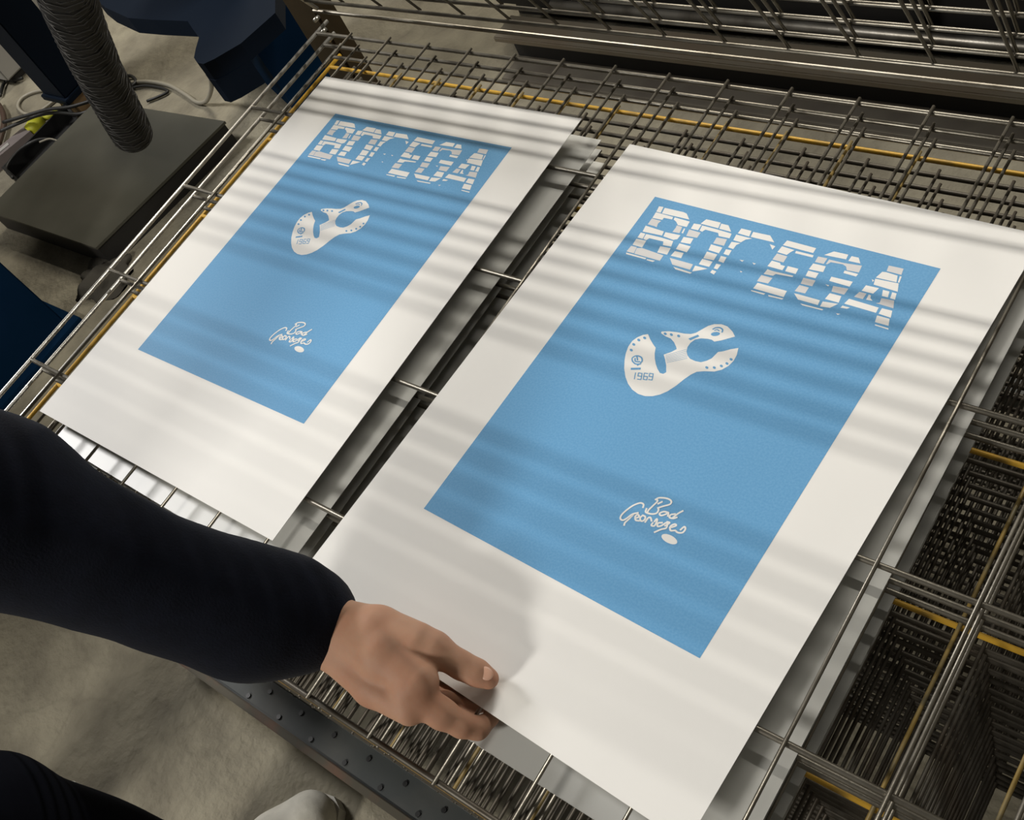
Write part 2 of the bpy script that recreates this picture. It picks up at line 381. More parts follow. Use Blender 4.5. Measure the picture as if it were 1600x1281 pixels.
WRENCH = [(390,190),(330,200),(260,230),(200,275),(155,340),(125,420),(110,500),(105,600),(120,700),(150,780),(200,850),(270,900),(350,925),(440,925),
 (530,905),(620,865),(720,800),(820,720),(900,665),(970,632),(1060,625),(1180,628),(1270,605),(1350,560),(1410,500),(1450,430),(1470,345),(1380,360),
 (1290,385),(1225,395),(1195,425),(1150,470),(1090,500),(1020,518),(950,505),(890,478),(860,440),(848,390),(860,340),(895,290),(950,250),(1020,235),
 (1100,240),(1150,250),(1180,272),(1260,258),(1430,210),(1400,150),(1340,90),(1270,65),(1180,65),(1110,85),(1030,130),(960,170),(900,185),(820,180),
 (740,165),(640,155),(550,158),(545,178),(600,215),(660,240),(700,285),(725,340),(730,365),(665,400),(575,432),(590,480),(605,560),(605,640),(570,660),
 (530,650),(500,600),(480,540),(470,480),(468,420),(480,350),(450,310),(415,250)]
def flat_polys(polys):
    """polys -> (V, F), flat at z = 0, n-gons triangulated"""
    bm = bmesh.new()
    for q in polys:
        a = sum(q[i][0] * q[(i + 1) % len(q)][1] - q[(i + 1) % len(q)][0] * q[i][1] for i in range(len(q)))
        if a < 0: q = q[::-1]
        vs = [bm.verts.new((v[0], v[1], v[2] if len(v) > 2 else 0)) for v in q]; bm.faces.new(vs).normal_update()
    bmesh.ops.triangulate(bm, faces=bm.faces[:], ngon_method='EAR_CLIP'); bm.verts.index_update()
    r = ([v.co[:] for v in bm.verts], [[v.index for v in f.verts] for f in bm.faces]); bm.free()
    for i, f in enumerate(r[1]):
        a, b, c = [r[0][k] for k in f]
        if (b[0] - a[0]) * (c[1] - a[1]) - (c[0] - a[0]) * (b[1] - a[1]) < 0: r[1][i] = f[::-1]
    return r
def stroke(P, w, smooth=True):
    """one ribbon of ink; it climbs a hair so that a loop lies over itself like real ink"""
    P = catmull([(x, y, 0) for x, y in P], 5) if smooth and len(P) > 2 else [np.array((x, y, 0.)) for x, y in P]
    n = len(P); Lf = []; Rt = []
    for i in range(n):
        d = (P[min(i + 1, n - 1)] - P[max(i - 1, 0)])[:2]; d = d / (np.hypot(*d) + 1e-12); nn = np.array((-d[1], d[0])) * w / 2
        e = -d * w * .3 if i == 0 else (d * w * .3 if i == n - 1 else d * 0)
        Lf.append((*(P[i][:2] + nn + e), i * 6e-6)); Rt.append((*(P[i][:2] - nn + e), i * 6e-6))
    return [[Rt[i], Rt[i + 1], Lf[i + 1], Lf[i]] for i in range(n - 1)]
def disc(c, rx, ry, rot=0, n=20):
    cr, sr = math.cos(rot), math.sin(rot)
    return [(c[0] + rx * math.cos(t) * cr - ry * math.sin(t) * sr, c[1] + rx * math.cos(t) * sr + ry * math.sin(t) * cr) for t in [2 * math.pi * k / n for k in range(n)]]
bricks = [pl(q, *cA) for q in BR_A]; bricksB = [pl(q, *cB) for q in BR_B]
LETTERS = [[(q, i in GREY_A) for i, q in enumerate(bricks[:17])], [(q, i + 17 in GREY_A) for i, q in enumerate(bricks[17:32])],
           [(q, False) for q in bricks[32:]], [(q, i in GREY_B) for i, q in enumerate(bricksB[:11])],
           [(q, i + 11 in GREY_B) for i, q in enumerate(bricksB[11:27])], [(q, i + 27 in GREY_B) for i, q in enumerate(bricksB[27:])]]
wrench = [pl(WRENCH, *cC)]
detail = []
for k in range(6):
    a = (598 + 3 * k, 442 + 17 * k); b = (848 + 1.5 * k, 368 + 21 * k); detail += stroke(pl([a, b], *cC), .0004, False)
for c in [(190,382),(220,315),(280,262),(350,237),(595,185),(668,195),(755,210),(1090,582),(1180,582),(1265,562),(1332,532),(1382,482)]:
    detail.append(pl(disc(c, 20, 15, .5, 10), *cC))
detail.append(pl([(870,240),(985,192),(1002,212),(895,260)], *cC))
detail += stroke(pl([(1165,125),(1200,108),(1250,108),(1280,130),(1275,160)], *cC), .0016)
detail += stroke(pl([(1185,140),(1215,130),(1240,145)], *cC), .0012)
detail.append(pl(disc((1195,182), 55, 24, -.1), *cC))
for q in ([(205,515),(200,480),(230,455),(270,450),(310,470),(318,510),(300,530)], [(205,515),(240,545),(300,545)], [(235,480),(240,515),(290,520)], [(255,450),(265,500)]):
    detail += stroke(pl(q, *cC), .0016)
detail.append(pl([(250,545),(310,540),(262,570)], *cC)); detail.append(pl([(185,592),(303,588),(300,612),(182,616)], *cC))
def digit(segs, x):
    D = {'a': ((0, 0), (42, 6)), 'b': ((42, 6), (36, 42)), 'c': ((36, 42), (28, 80)), 'd': ((-14, 74), (28, 80)), 'e': ((-8, 37), (-14, 74)), 'f': ((0, 0), (-8, 37)), 'g': ((-8, 37), (36, 42))}
    return [s for c in segs for s in stroke(pl([(x + D[c][0][0], 650 + D[c][0][1] + (x - 245) * .03), (x + D[c][1][0], 650 + D[c][1][1] + (x - 245) * .03)], *cC), .0011, False)]
detail += digit('ef', 240) + digit('abcdfg', 275) + digit('acdefg', 345) + digit('abcdfg', 408)
SIG = [[(580,300),(592,245),(550,215),(480,225),(380,270),(280,340),(200,410),(155,470),(150,520),(195,545),(260,515),(380,430),(490,405)],
 [(400,430),(300,530),(235,590),(218,640)],
 [(430,510),(505,475),(480,435),(435,470),(440,540),(510,555)], [(575,450),(525,500),(545,560),(605,540),(625,480),(575,450)],
 [(620,580),(680,500),(725,495),(745,560)], [(770,590),(740,640),(800,650),(850,560),(845,520),(800,570)],
 [(950,590),(870,600),(860,660),(930,650),(1040,590),(1030,690),(930,720),(800,775)],
 [(1000,650),(1060,620),(1090,590),(1040,575)], [(1090,690),(1215,650),(1190,620),(1110,660),(1110,740),(1200,740)],
 [(1200,740),(1250,780),(1340,780),(1395,715),(1375,670),(1300,730)],
 [(650,320),(635,390),(740,425),(840,410),(880,350),(870,305)], [(830,140),(860,180),(760,280),(690,350),(665,400)],
 [(820,150),(900,115),(1050,130),(1125,180),(1100,240),(980,275),(870,310)], [(870,230),(950,190)],
 [(1060,395),(980,380),(900,415),(930,455),(1020,430),(1070,400),(1060,470)],
 [(1200,425),(1115,440),(1090,490),(1160,510),(1235,490)], [(1150,500),(1250,420),(1350,365)]]
sig = []
for k, q in enumerate(SIG): sig += [[(v[0], v[1], v[2] + k * 7e-6) for v in f] for f in stroke(pl(q, *cD), .0019)]
sig.append(pl(disc((1085,905), 165, 78, .45), *cD))

PAPER_M = (.0857, .0743, .0709, .1426)     # left, right, top, bottom margins
pw, ph = BW + PAPER_M[0] + PAPER_M[1], BH + PAPER_M[2] + PAPER_M[3]
def poster(loc, rot, label):
    t = empty('poster', loc); t.rotation_euler = (0, 0, rot)
    tag(t, label, 'poster', 'blue screen printed posters on the top tray')
    sheet_slab(pw, ph, x0=-PAPER_M[0], y0=-PAPER_M[3]).build('paper_sheet', M_paper, t)
    z = .0006
    def layer(name, polys, m, dz, parent):
        V, Fc = flat_polys(polys); me = mesh(name, V, Fc); o = link(name, me, m, parent); o.location = (0, 0, dz); return o
    pn = layer('printed_panel', [[(0, 0), (BW, 0), (BW, BH), (0, BH)]], M_ink, z + .00012, t)
    for L_ in LETTERS:
        V1, F1 = flat_polys([q for q, g in L_ if not g]); V2, F2 = flat_polys([q for q, g in L_ if g])
        me = mesh('brick_letter', V1 + V2, F1 + [[i + len(V1) for i in f] for f in F2])
        o = link('brick_letter', me, M_white, pn); me.materials.append(M_brick); o.location = (0, 0, .00012)
        me.polygons.foreach_set('material_index', [0] * len(F1) + [1] * len(F2))
    em = layer('guitar_wrench_emblem', wrench, M_white, z + .00024, t)
    layer('emblem_marks', detail, M_ink, .00012, em)
    layer('script_signature', sig, M_white, .00012, pn)
    return t
poster((0, 0, TOP), 0, 'left blue printed poster on white paper, nearer the black hose and floor plate')
poster((.5905, -.0323, TOP), -.0457, 'right blue printed poster, its white front edge pinched by the hand')

# plain sheets on the trays below
rs = random.Random(11)
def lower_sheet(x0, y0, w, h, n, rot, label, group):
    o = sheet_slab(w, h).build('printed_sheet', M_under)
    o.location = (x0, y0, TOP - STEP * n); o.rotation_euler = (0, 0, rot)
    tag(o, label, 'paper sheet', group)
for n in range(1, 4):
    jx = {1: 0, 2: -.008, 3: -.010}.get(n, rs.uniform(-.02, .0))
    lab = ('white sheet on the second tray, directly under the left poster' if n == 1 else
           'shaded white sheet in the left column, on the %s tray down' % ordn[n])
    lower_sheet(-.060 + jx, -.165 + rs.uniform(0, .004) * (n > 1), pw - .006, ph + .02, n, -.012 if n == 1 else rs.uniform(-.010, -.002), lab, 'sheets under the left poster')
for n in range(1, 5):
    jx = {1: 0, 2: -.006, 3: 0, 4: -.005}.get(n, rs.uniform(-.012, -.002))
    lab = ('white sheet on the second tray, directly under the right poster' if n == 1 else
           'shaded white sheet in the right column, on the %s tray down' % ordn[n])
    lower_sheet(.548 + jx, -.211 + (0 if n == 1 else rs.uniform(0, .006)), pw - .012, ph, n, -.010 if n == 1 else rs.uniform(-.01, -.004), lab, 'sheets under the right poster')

# ------------------------------------------------------------------ things on the floor
def quad_prism(P, z0, z1):
    return MB().prism([(p[0], p[1]) for p in P], z0, z1)
# flat steel floor plate under the hose
c = [at(150, 158, .08), at(352, 190, .08), at(150, 388, .08), at(-20, 330, .08)]
fp = tag(empty('floor_plate', (c[0] + c[2]) / 2 * [1, 1, 0]), 'flat dark grey steel floor box under the hanging hose', 'metal box')
def child(mb, name, m, par, smooth=False):
    o = mb.build(name, m, par, smooth); o.matrix_parent_inverse = Matrix.Translation(-par.location); return o
ctr = sum(c) / 4
child(quad_prism([ctr + (p - ctr) * .985 for p in c][::-1], 0, .076), 'plinth', M_dark, fp)
child(quad_prism(c[::-1], .074, .082), 'top_plate', M_plate, fp)

# hanging hose
pts = [at_depth(60, -160, 1.45), at_depth(100, -20, 1.85), at_depth(135, 70, 2.15), at_depth(172, 145, 2.42), at_depth(206, 208, 2.68)]
path = catmull(pts, 26)
hz = tag(empty('flexible_hose', path[-1]), 'black ribbed flexible extraction hose hanging over the grey floor box', 'hose')
rr = [.048 + .0035 * math.sin(i * 2.2) for i in range(len(path))]
child(MB().tube(path, rr, 28), 'hose_tube', M_hose, hz, True)
spiral = []
for i in range(len(path) - 1):
    for k in range(6):
        t = k / 6; p = path[i] * (1 - t) + path[i + 1] * t
        d = path[min(i + 1, len(path) - 1)] - path[i]; d /= np.linalg.norm(d)
        u = np.cross(d, [0, 1, 0]); u /= np.linalg.norm(u); w = np.cross(d, u); a = (i * 6 + k) * .62
        spiral.append(p + (.0505) * (math.cos(a) * u + math.sin(a) * w))
child(MB().tube(spiral, .0013, 5), 'wire_spiral', M_rib, hz, True)

# blue machine beside the rack: leg and curved foot bracket
bm_ = tag(empty('machine_stand', (-1.35, 1.2, 0)), 'dark blue steel machine stand with curved bracket behind the rack corner', 'machine stand')
f0 = at(452, 165, 0); f1 = at(402, 118, 0); dv = (f0 - f1)
nrm = np.array([dv[1], -dv[0], 0]); nrm /= np.linalg.norm(nrm); nrm = nrm if nrm[1] > 0 else -nrm
q = [f1, f0 + dv * .25, f0 + dv * .25 + nrm * .16, f1 + nrm * .16]
child(quad_prism(q, 0, 2.0), 'upright', M_blue, bm_)
br = [(150, -60), (150, 0), (165, 12), (200, 28), (240, 31), (293, 33), (301, 45), (311, 58), (306, 75), (303, 90), (308, 98), (318, 100), (335, 92), (376, 68), (430, 20), (430, -60)]
child(quad_prism([at(x, y, .42) for x, y in br][::-1], .37, .42), 'curved_bracket', M_navy, bm_)
child(quad_prism([at(x, y, .42) for x, y in [(303, 92), (308, 99), (318, 101), (335, 93), (374, 69), (330, 58), (310, 70)]][::-1], .30, .37), 'bracket_lip', M_navy, bm_)

# navy leg standing on a block of wood, far left
wb = at(130, 160, 0)
blk = tag(MB().box((wb[0] - .05, wb[1] - .05, 0), (wb[0] + .06, wb[1] + .06, .06), .003).build('wood_block', M_wood), 'raw wooden block under the foot of the navy machine leg', 'wood block')
ml = tag(empty('machine_column', (wb[0], wb[1], .06)), 'dark navy machine leg standing on a wooden block left of the hose', 'machine leg')
child(MB().box((wb[0] - .075, wb[1] - .06, .08), (wb[0] + .065, wb[1] + .07, 2.1), .004), 'leg_tube', M_navy, ml)
child(MB().box((wb[0] - .085, wb[1] - .07, .06), (wb[0] + .075, wb[1] + .08, .08), .002), 'foot_plate', M_navy, ml)
# blue machine leg left of the rack; unseen slab above it added to shade the floor
lb = at(62, 548, 0)
l2 = tag(empty('leg_with_shade_slab', (lb[0], lb[1], 0)), 'blue painted machine leg left of the rack below the floor box, with an added unseen slab on top that shades the floor', 'table')
child(MB().box((lb[0] - .14, lb[1] - .32, .012), (lb[0] + .03, lb[1] + .10, 1.06), .004), 'leg', M_blue, l2)
child(MB().box((lb[0] - .9, lb[1] - .32, .012), (lb[0] - .78, lb[1] - .2, 1.06), .004), 'leg', M_blue, l2)  # unseen leg, added to carry the shading slab
child(MB().box((lb[0] - .17, lb[1] - .35, 0), (lb[0] + .06, lb[1] + .13, .012), .002), 'foot_plate', M_blue, l2)
child(MB().box((-2.45, -.75, 1.06), (-1.42, .50, 1.12), .006), 'shade_slab', M_blue, l2)  # unseen slab, added to block the left lamp from the floor
# pale cabinet at the far left
wc = at(28, 132, 0)
cb = tag(empty('cabinet', (wc[0] - .3, wc[1], 0)), 'pale grey cabinet corner at the far left behind the cables', 'cabinet')
child(MB().box((wc[0] - .6, wc[1] - .02, .03), (wc[0], wc[1] + .5, .35), .006), 'body', M_cabinet, cb)
child(MB().box((wc[0] - .58, wc[1] - .0, 0), (wc[0] - .02, wc[1] + .48, .03), .002), 'plinth', M_dark, cb)

# power strip, adapter pile, cables
a, b = at(-25, 262, .03), at(46, 204, .03); d = (b - a); L = np.linalg.norm(d); d /= L; nn = np.array([-d[1], d[0], 0]) * .028
ps = tag(empty('power_strip', (a[0], a[1], 0)), 'grey power strip on the floor with a yellow plug at its end', 'power strip')
child(quad_prism([a - nn, b - nn, b + nn, a + nn], 0, .04), 'strip_body', M_grey, ps)
child(quad_prism([a - nn * .45 + d * .05, b - nn * .45 - d * .08, b + nn * .2 - d * .08, a + nn * .2 + d * .05], .04, .043), 'socket_inset', M_cabinet, ps)
e = b + d * .035
child(MB().tube([b + [0, 0, -.005], b + d * .02, b + d * .06], [.024, .026, .018], 14), 'plug', M_lime, ps, True)
child(MB().tube([b + d * .06, b + d * .12 + [0, 0, -.01], b + d * .19 + [0, 0, -.012]], [.010, .008, .007], 8), 'plug_cord', M_lime, ps, True)
c = [at(102, 160, .06), at(128, 195, .06), at(35, 292, .06), at(2, 262, .06)]
tr = tag(empty('cable_tray', (sum(c) / 4) * [1, 1, 0]), 'black open tray of cables between the power strip and the floor box', 'tray')
child(quad_prism(c[::-1], 0, .012), 'base', M_black, tr)
for i in range(4):
    p, r_ = c[i], c[(i + 1) % 4]; cc = sum(c) / 4; s_ = lambda v: v + (cc - v) / np.linalg.norm(cc - v) * .012
    child(quad_prism([p, r_, s_(r_), s_(p)], .012, .06), 'side_wall', M_black, tr)
def cable(pxs, z, r, m, label, loops=8):
    P = catmull([at(x, y, zz) for x, y, zz in [(p + (z,) if len(p) == 2 else p) for p in pxs]], loops)
    o = MB().tube(P, r, 8).build('power_cable', m, smooth=True); tag(o, label, 'cable'); return o
cable([(326, 95, .30), (329, 120, .20), (330, 140, .08), (322, 158, .02), (308, 160), (290, 148), (265, 134), (235, 128), (205, 129), (188, 132)], .008, .007, M_cable_g, 'pale grey cable looping down from the blue bracket to the floor')
cable([(190, 120), (205, 119), (212, 128), (200, 137), (186, 134), (180, 126)], .012, .006, M_cable_b, 'small coil of black cable on the floor right of the hose')
cable([(200, 139), (225, 134), (250, 137), (262, 143), (248, 151), (230, 158)], .008, .005, M_cable_b, 'black cable with a bent loose end behind the floor box')
cable([(100, 139), (60, 142), (36, 152), (28, 166), (38, 177), (55, 178), (75, 165), (92, 152), (105, 150)], .008, .0055, M_cable_g, 'beige cable loop lying on the floor left of the navy leg')
cable([(0, 205), (30, 192), (60, 180), (90, 176), (125, 178), (150, 166)], .07, .006, M_cable_b, 'black cable running from the left edge over the cable tray')
cable([(5, 191), (40, 181), (75, 171), (110, 167), (150, 155)], .088, .006, M_cable_b, 'black cable crossing behind the yellow plug')
cable([(0, 150), (8, 128), (28, 124), (35, 122)], .012, .006, M_cable_b, 'dark cable bending beside the pale cabinet')
cable([(-5, 160), (4, 175), (6, 195), (-2, 225)], .02, .010, mat('brown_cable', (.05, .028, .018), .5), 'thick brown cable hanging in at the left frame edge')
cable([(20, 278), (10, 262), (30, 235), (60, 218), (88, 222), (70, 245), (40, 270)], .075, .005, M_cable_b, 'black cable coiled inside the black tray')
cable([(62, 222), (78, 217), (95, 222)], .078, .003, M_cable_g, 'thin grey wire lying across the black tray')

# crumpled dark rag on the floor between plate and rack
def blob(name, c, rx, ry, rz, m, seed, amp=.25):
    bm = bmesh.new(); bmesh.ops.create_icosphere(bm, subdivisions=4, radius=1)
    rg = np.random.default_rng(seed); K = rg.normal(size=(10, 3)) * 3; ph = rg.uniform(0, 6, 10)
    for v in bm.verts:
        p = np.array(v.co); dsp = 1 + amp * sum(math.sin(p @ K[i] + ph[i]) for i in range(10)) / 4
        v.co = Vector((p[0] * rx * dsp, p[1] * ry * dsp, max(p[2] * rz * dsp, 0)))
    me = bpy.data.meshes.new(name); bm.to_mesh(me); bm.free(); o = link(name, me, m, None, True); o.location = c; return o
g = at(105, 462, 0)
tag(blob('cleaning_rag', (g[0] + .10, g[1] + .10, .0), .09, .07, .035, mat('rag', (.05, .045, .035), .95, bump=(30, .6, .01)), 3, .4), 'crumpled dark rag on the floor beside the blue machine leg', 'rag')

# low plank platform behind the rack
bn = tag(empty('plank_platform', (.4, 1.37, 0)), 'long low plank on a dark base lying on the floor behind the rack', 'platform')
child(MB().box((-.62, 1.352, .085), (2.4, 1.44, .102), .003), 'plank', M_plank, bn)
child(MB().box((-.60, 1.39, .012), (2.38, 1.43, .085), .002), 'riser', M_dark, bn)
child(MB().box((-.60, 1.302, 0), (2.4, 1.45, .012), .002), 'base_board', M_board, bn)
tag(MB().tube([(-.50, 1.475, .115), (2.3, 1.475, .115)], .013, 14).build('steel_tube', M_wire, None, True), 'bright steel tube lying along the back of the low plank', 'tube')
# dark storage unit further back
sv = tag(empty('storage_unit', (1.1, 1.8, 0)), 'dark storage unit in shade at the back right behind the low plank', 'storage unit')
child(MB().box((-.74, 1.52, .06), (3.0, 2.2, .50), .006), 'cabinet_body', M_dark, sv)
child(MB().box((-.76, 1.50, .50), (3.02, 2.22, .53), .004), 'top_board', M_dark, sv)
for i in range(3): child(MB().box((-.70 + 1.2 * i, 1.507, .09), (.46 + 1.2 * i, 1.52, .48), .004), 'door', M_dark, sv)
child(MB().box((-.72, 1.56, 0), (2.98, 2.18, .06)), 'plinth', M_black, sv)

# ------------------------------------------------------------------ person
def surface_nets(f, lo, hi, h):
    lo = np.array(lo, float); hi = np.array(hi, float); n = np.ceil((hi - lo) / h).astype(int) + 1
    ax = [lo[i] + h * np.arange(n[i]) for i in range(3)]
    X, Y, Z = np.meshgrid(*ax, indexing='ij'); D = f(X, Y, Z)
    I = D < 0
    c = np.zeros(tuple(n - 1)); cnt = np.zeros_like(c); P = [np.zeros_like(c) for _ in range(3)]
    offs = [(i, j, k) for i in (0, 1) for j in (0, 1) for k in (0, 1)]
    sl = lambda o: tuple(slice(o[a], n[a] - 1 + o[a]) for a in range(3))
    for o in offs:
        for a in range(3):
            if o[a] == 0:
                o2 = list(o); o2[a] = 1
                d0, d1 = D[sl(o)], D[sl(o2)]; cr = (d0 < 0) != (d1 < 0)
                t = np.where(cr, d0 / np.where(cr, d0 - d1, 1), 0)
                for b in range(3): P[b] += np.where(cr, o[b] + (t if b == a else 0), 0)
                cnt += cr
    m = cnt > 0; idx = -np.ones(c.shape, int); idx[m] = np.arange(m.sum())
    ii = np.argwhere(m); V = np.stack([P[b][m] / cnt[m] for b in range(3)], 1) + ii; V = lo + V * h
    Fc = []
    for a in range(3):
        b, d = (a + 1) % 3, (a + 2) % 3
        s0 = [slice(1, n[x] - 1) for x in range(3)]; s0[a] = slice(0, n[a] - 1); s1 = list(s0); s1[a] = slice(1, n[a])
        c0, c1 = I[tuple(s0)], I[tuple(s1)]
        for flip, msk in ((False, c0 & ~c1), (True, ~c0 & c1)):
            q = np.argwhere(msk) + [1 if x != a else 0 for x in range(3)]
            if not len(q): continue
            def g(db, dd):
                r = q.copy(); r[:, b] -= db; r[:, d] -= dd; return idx[r[:, 0], r[:, 1], r[:, 2]]
            Q = np.stack([g(1, 1), g(0, 1), g(0, 0), g(1, 0)], 1)
            if flip: Q = Q[:, ::-1]
            Fc.append(Q)
    return V, np.concatenate(Fc)
def caps(prims, k, extra=None, disp=None):
    def f(X, Y, Z):
        P = np.stack([X, Y, Z], -1); D = None
        for a, b, ra, rb in prims:
            a = np.array(a, float); b = np.array(b, float); v = b - a; L = v @ v + 1e-12
            t = np.clip(((P - a) @ v) / L, 0, 1)
            d = np.sqrt(((P - a - t[..., None] * v) ** 2).sum(-1)) - (ra + (rb - ra) * t)
            if D is None: D = d
            else:
                h = np.clip(.5 + .5 * (D - d) / k, 0, 1); D = D * (1 - h) + d * h - k * h * (1 - h)
        if disp is not None: D = D - disp(X, Y, Z)
        if extra is not None: D = extra(X, Y, Z, D)
        return D
    return f
def bounds(prims, pad=.03):
    A_ = np.array([np.array(p[0]) - p[2] for p in prims] + [np.array(p[1]) - p[3] for p in prims])
    B_ = np.array([np.array(p[0]) + p[2] for p in prims] + [np.array(p[1]) + p[3] for p in prims])
    return A_.min(0) - pad, B_.max(0) + pad
def chain(P):
    return [(P[i][0], P[i + 1][0], P[i][1], P[i + 1][1]) for i in range(len(P) - 1)]

person = tag(empty('person', (0.0, -.62, 0)), 'person in a navy jumper, navy trousers and white shoes, reaching to pinch the right poster', 'person')
# right hand, thumb on the sheet, fingers curled beneath its edge
Hd = lambda x, y, z, r: (at(x, y, z), r)
hand = []
hand += chain([Hd(400, 950, .835, .030), Hd(470, 962, .812, .026), Hd(528, 972, .800, .0235), Hd(590, 985, .805, .0235), Hd(652, 1003, .800, .0185)])
hand += chain([Hd(400, 965, .825, .030), Hd(470, 990, .802, .026), Hd(522, 1010, .790, .024), Hd(585, 1070, .786, .021), Hd(640, 1108, .785, .0155)])
hand += chain([Hd(528, 990, .797, .025), Hd(600, 1025, .803, .025), Hd(655, 1065, .797, .019)])
hand += chain([Hd(598, 985, .806, .020), Hd(678, 1014, .793, .0165), Hd(722, 1040, .777, .0128), Hd(745, 1051, .770, .0122), Hd(763, 1060, .7645, .0102)])     # thumb
hand += chain([Hd(640, 1080, .794, .0185), Hd(690, 1115, .772, .0140), Hd(722, 1132, .757, .0118), Hd(746, 1138, .745, .0100), Hd(768, 1122, .7365, .0078)])   # index
hand += chain([Hd(630, 1082, .785, .0170), Hd(672, 1098, .760, .0125), Hd(700, 1098, .744, .0100), Hd(735, 1103, .7365, .0080), Hd(772, 1098, .7362, .0072)])  # middle
hand += chain([Hd(612, 1080, .780, .0160), Hd(650, 1092, .754, .0115), Hd(680, 1085, .740, .0085), Hd(715, 1078, .7362, .0073), Hd(742, 1074, .7362, .0068)])  # ring
hand += chain([Hd(592, 1070, .778, .0145), Hd(625, 1085, .754, .0105), Hd(655, 1075, .740, .0078), Hd(680, 1066, .7362, .0066), Hd(700, 1056, .7362, .0060)])  # little
def hand_extra(X, Y, Z, D):
    return D
lo, hi = bounds(hand, .01)
Vh, Fh = surface_nets(caps(hand, .0065), lo, hi, .0019)

# sleeve centre line; the arm runs inside it
SL = [((481, 969), 1.094, .0425), ((455, 960), 1.09, .048), ((400, 956), 1.08, .0575), ((330, 938), 1.065, .0570), ((250, 915), 1.05, .0570),
      ((150, 878), 1.03, .0610), ((60, 842), 1.015, .0660), ((-20, 797), 1.0, .081), ((-250, 700), .97, .092), ((-480, 650), .95, .097)]
sl = [(at_depth(q[0], q[1], D), r) for q, D, r in SL]
sh = sl[-1][0]
chest = np.array([.0, -.56, 1.24]); neck = np.array([.03, -.50, 1.40]); hip = np.array([-.03, -.78, .92])
lsh = np.array([-.20, -.62, 1.30]); lel = np.array([-.30, -.66, 1.03]); lwr = np.array([-.26, -.52, .84])
rkn = np.array([.075, -.625, .50]); rank = np.array([.118, -.605, .09]); lkn = np.array([-.22, -.74, .50]); lank = np.array([-.33, -.90, .09])
rhip = hip + [.09, 0, -.04]; lhip = hip + [-.09, 0, -.04]
head = np.array([.09, -.40, 1.56])
body = chain([(hip, .13), (chest, .15), (neck + [0, -.02, 0], .06), (head - [0, .01, .05], .058)])
body += chain([(chest + [.05, .02, .04], .10), (sh, .055), (sl[7][0], .046), (sl[4][0], .038), (sl[2][0], .028)])
body += chain([(chest + [-.05, -.02, .04], .10), (lsh, .055), (lel, .042), (lwr, .028)])
body += chain([(rhip, .09), (rkn, .058), (rank, .038), (rank + [.035, .08, -.045], .022), (rank + [.065, .15, -.055], .016)])
body += chain([(lhip, .09), (lkn, .058), (lank, .038), (lank + [.01, .08, -.045], .022), (lank + [.02, .15, -.055], .016)])
body += [(head, head + [0, -.015, .035], .078, .088), (head + [.005, .055, -.05], head + [.006, .07, -.055], .040, .030)]      # skull and jaw
body += [(head + [.008, .075, .005], head + [.01, .098, -.022], .012, .016)]                                                      # nose
body += [(head + [-.083, -.005, -.02], head + [-.085, -.008, .015], .010, .014), (head + [.088, -.005, -.02], head + [.09, -.008, .015], .010, .014)]  # ears
body += [(head + [-.025, .072, -.055], head + [.035, .072, -.055], .009, .009), (head + [-.04, .068, .028], head + [.05, .068, .028], .012, .012)]  # lips, brow
for i in range(5):   # left hand fingers
    s = (i - 2) * .018
    if i < 4: body += chain([(lwr, .022), (lwr + [s, .04, -.05], .014), (lwr + [s, .055, -.085], .009), (lwr + [s, .045, -.115], .0075)])
    else: body += chain([(lwr, .02), (lwr + [.045, .03, -.04], .012), (lwr + [.05, .045, -.075], .009)])
lo, hi = bounds(body, .02)
Vb, Fb = surface_nets(caps(body, .02), lo, hi, .0095)
me = mesh('body', np.concatenate([Vb, Vh]), np.concatenate([Fb, Fh + len(Vb)]).tolist())
me.materials.append(M_skin); me.polygons.foreach_set('use_smooth', [True] * len(me.polygons))
bo = bpy.data.objects.new('body', me); COL.objects.link(bo)
def pchild(o, par=person):
    o.parent = par; o.matrix_parent_inverse = par.matrix_world.inverted() if par is not person else Matrix.Translation(-person.location); return o
pchild(bo)
# nails
def nail(x, y, z, ax, w, l):
    bm = bmesh.new(); bmesh.ops.create_uvsphere(bm, u_segments=16, v_segments=10, radius=1)
    me = bpy.data.meshes.new('nail'); 
    c = at(x, y, z); d = at(ax[0], ax[1], z - .003) - c; d /= np.linalg.norm(d); n = CAM - c; n -= d * (n @ d); n /= np.linalg.norm(n); s_ = np.cross(d, n)
    for v in bm.verts: v.co = Vector(c + d * v.co[0] * l + s_ * v.co[1] * w + n * v.co[2] * .0016)
    bm.to_mesh(me); bm.free(); o = link('thumbnail', me, M_nail, None, True); o['label'] = 'pale pink thumbnail'; return pchild(o)
nail(759, 1052, .7762, (775, 1061), .0062, .0078)

# jumper
rk = np.random.default_rng(7); KK = rk.normal(size=(14, 3)); KK /= np.linalg.norm(KK, axis=1)[:, None]; KF = rk.uniform(12, 34, 14); KP = rk.uniform(0, 6, 14)
def folds(X, Y, Z):
    s = 0
    for i in range(14): s = s + np.sin(KF[i] * (X * KK[i, 0] + Y * KK[i, 1] + Z * KK[i, 2]) + KP[i])
    return .0026 * s / 2.0
jum = chain(sl) + [(at_depth(372, 985, 1.08), at_depth(425, 985, 1.085), .040, .034)]
jum += chain([(sh, .095), (chest + [.05, .02, .02], .13)])
jum += chain([(hip + [0, 0, .02], .155), (chest, .175), (neck + [0, -.01, -.02], .085)])
jum += chain([(chest + [-.05, -.02, .02], .13), (lsh, .085), (lel, .066), (lwr + [0, -.02, .02], .05)])
lo, hi = bounds(jum, .03)
Vj, Fj = surface_nets(caps(jum, .022, None, folds), lo, hi, .0062)
o = link('jumper', mesh('jumper', Vj, Fj.tolist()), M_navycloth, None, True); pchild(o)
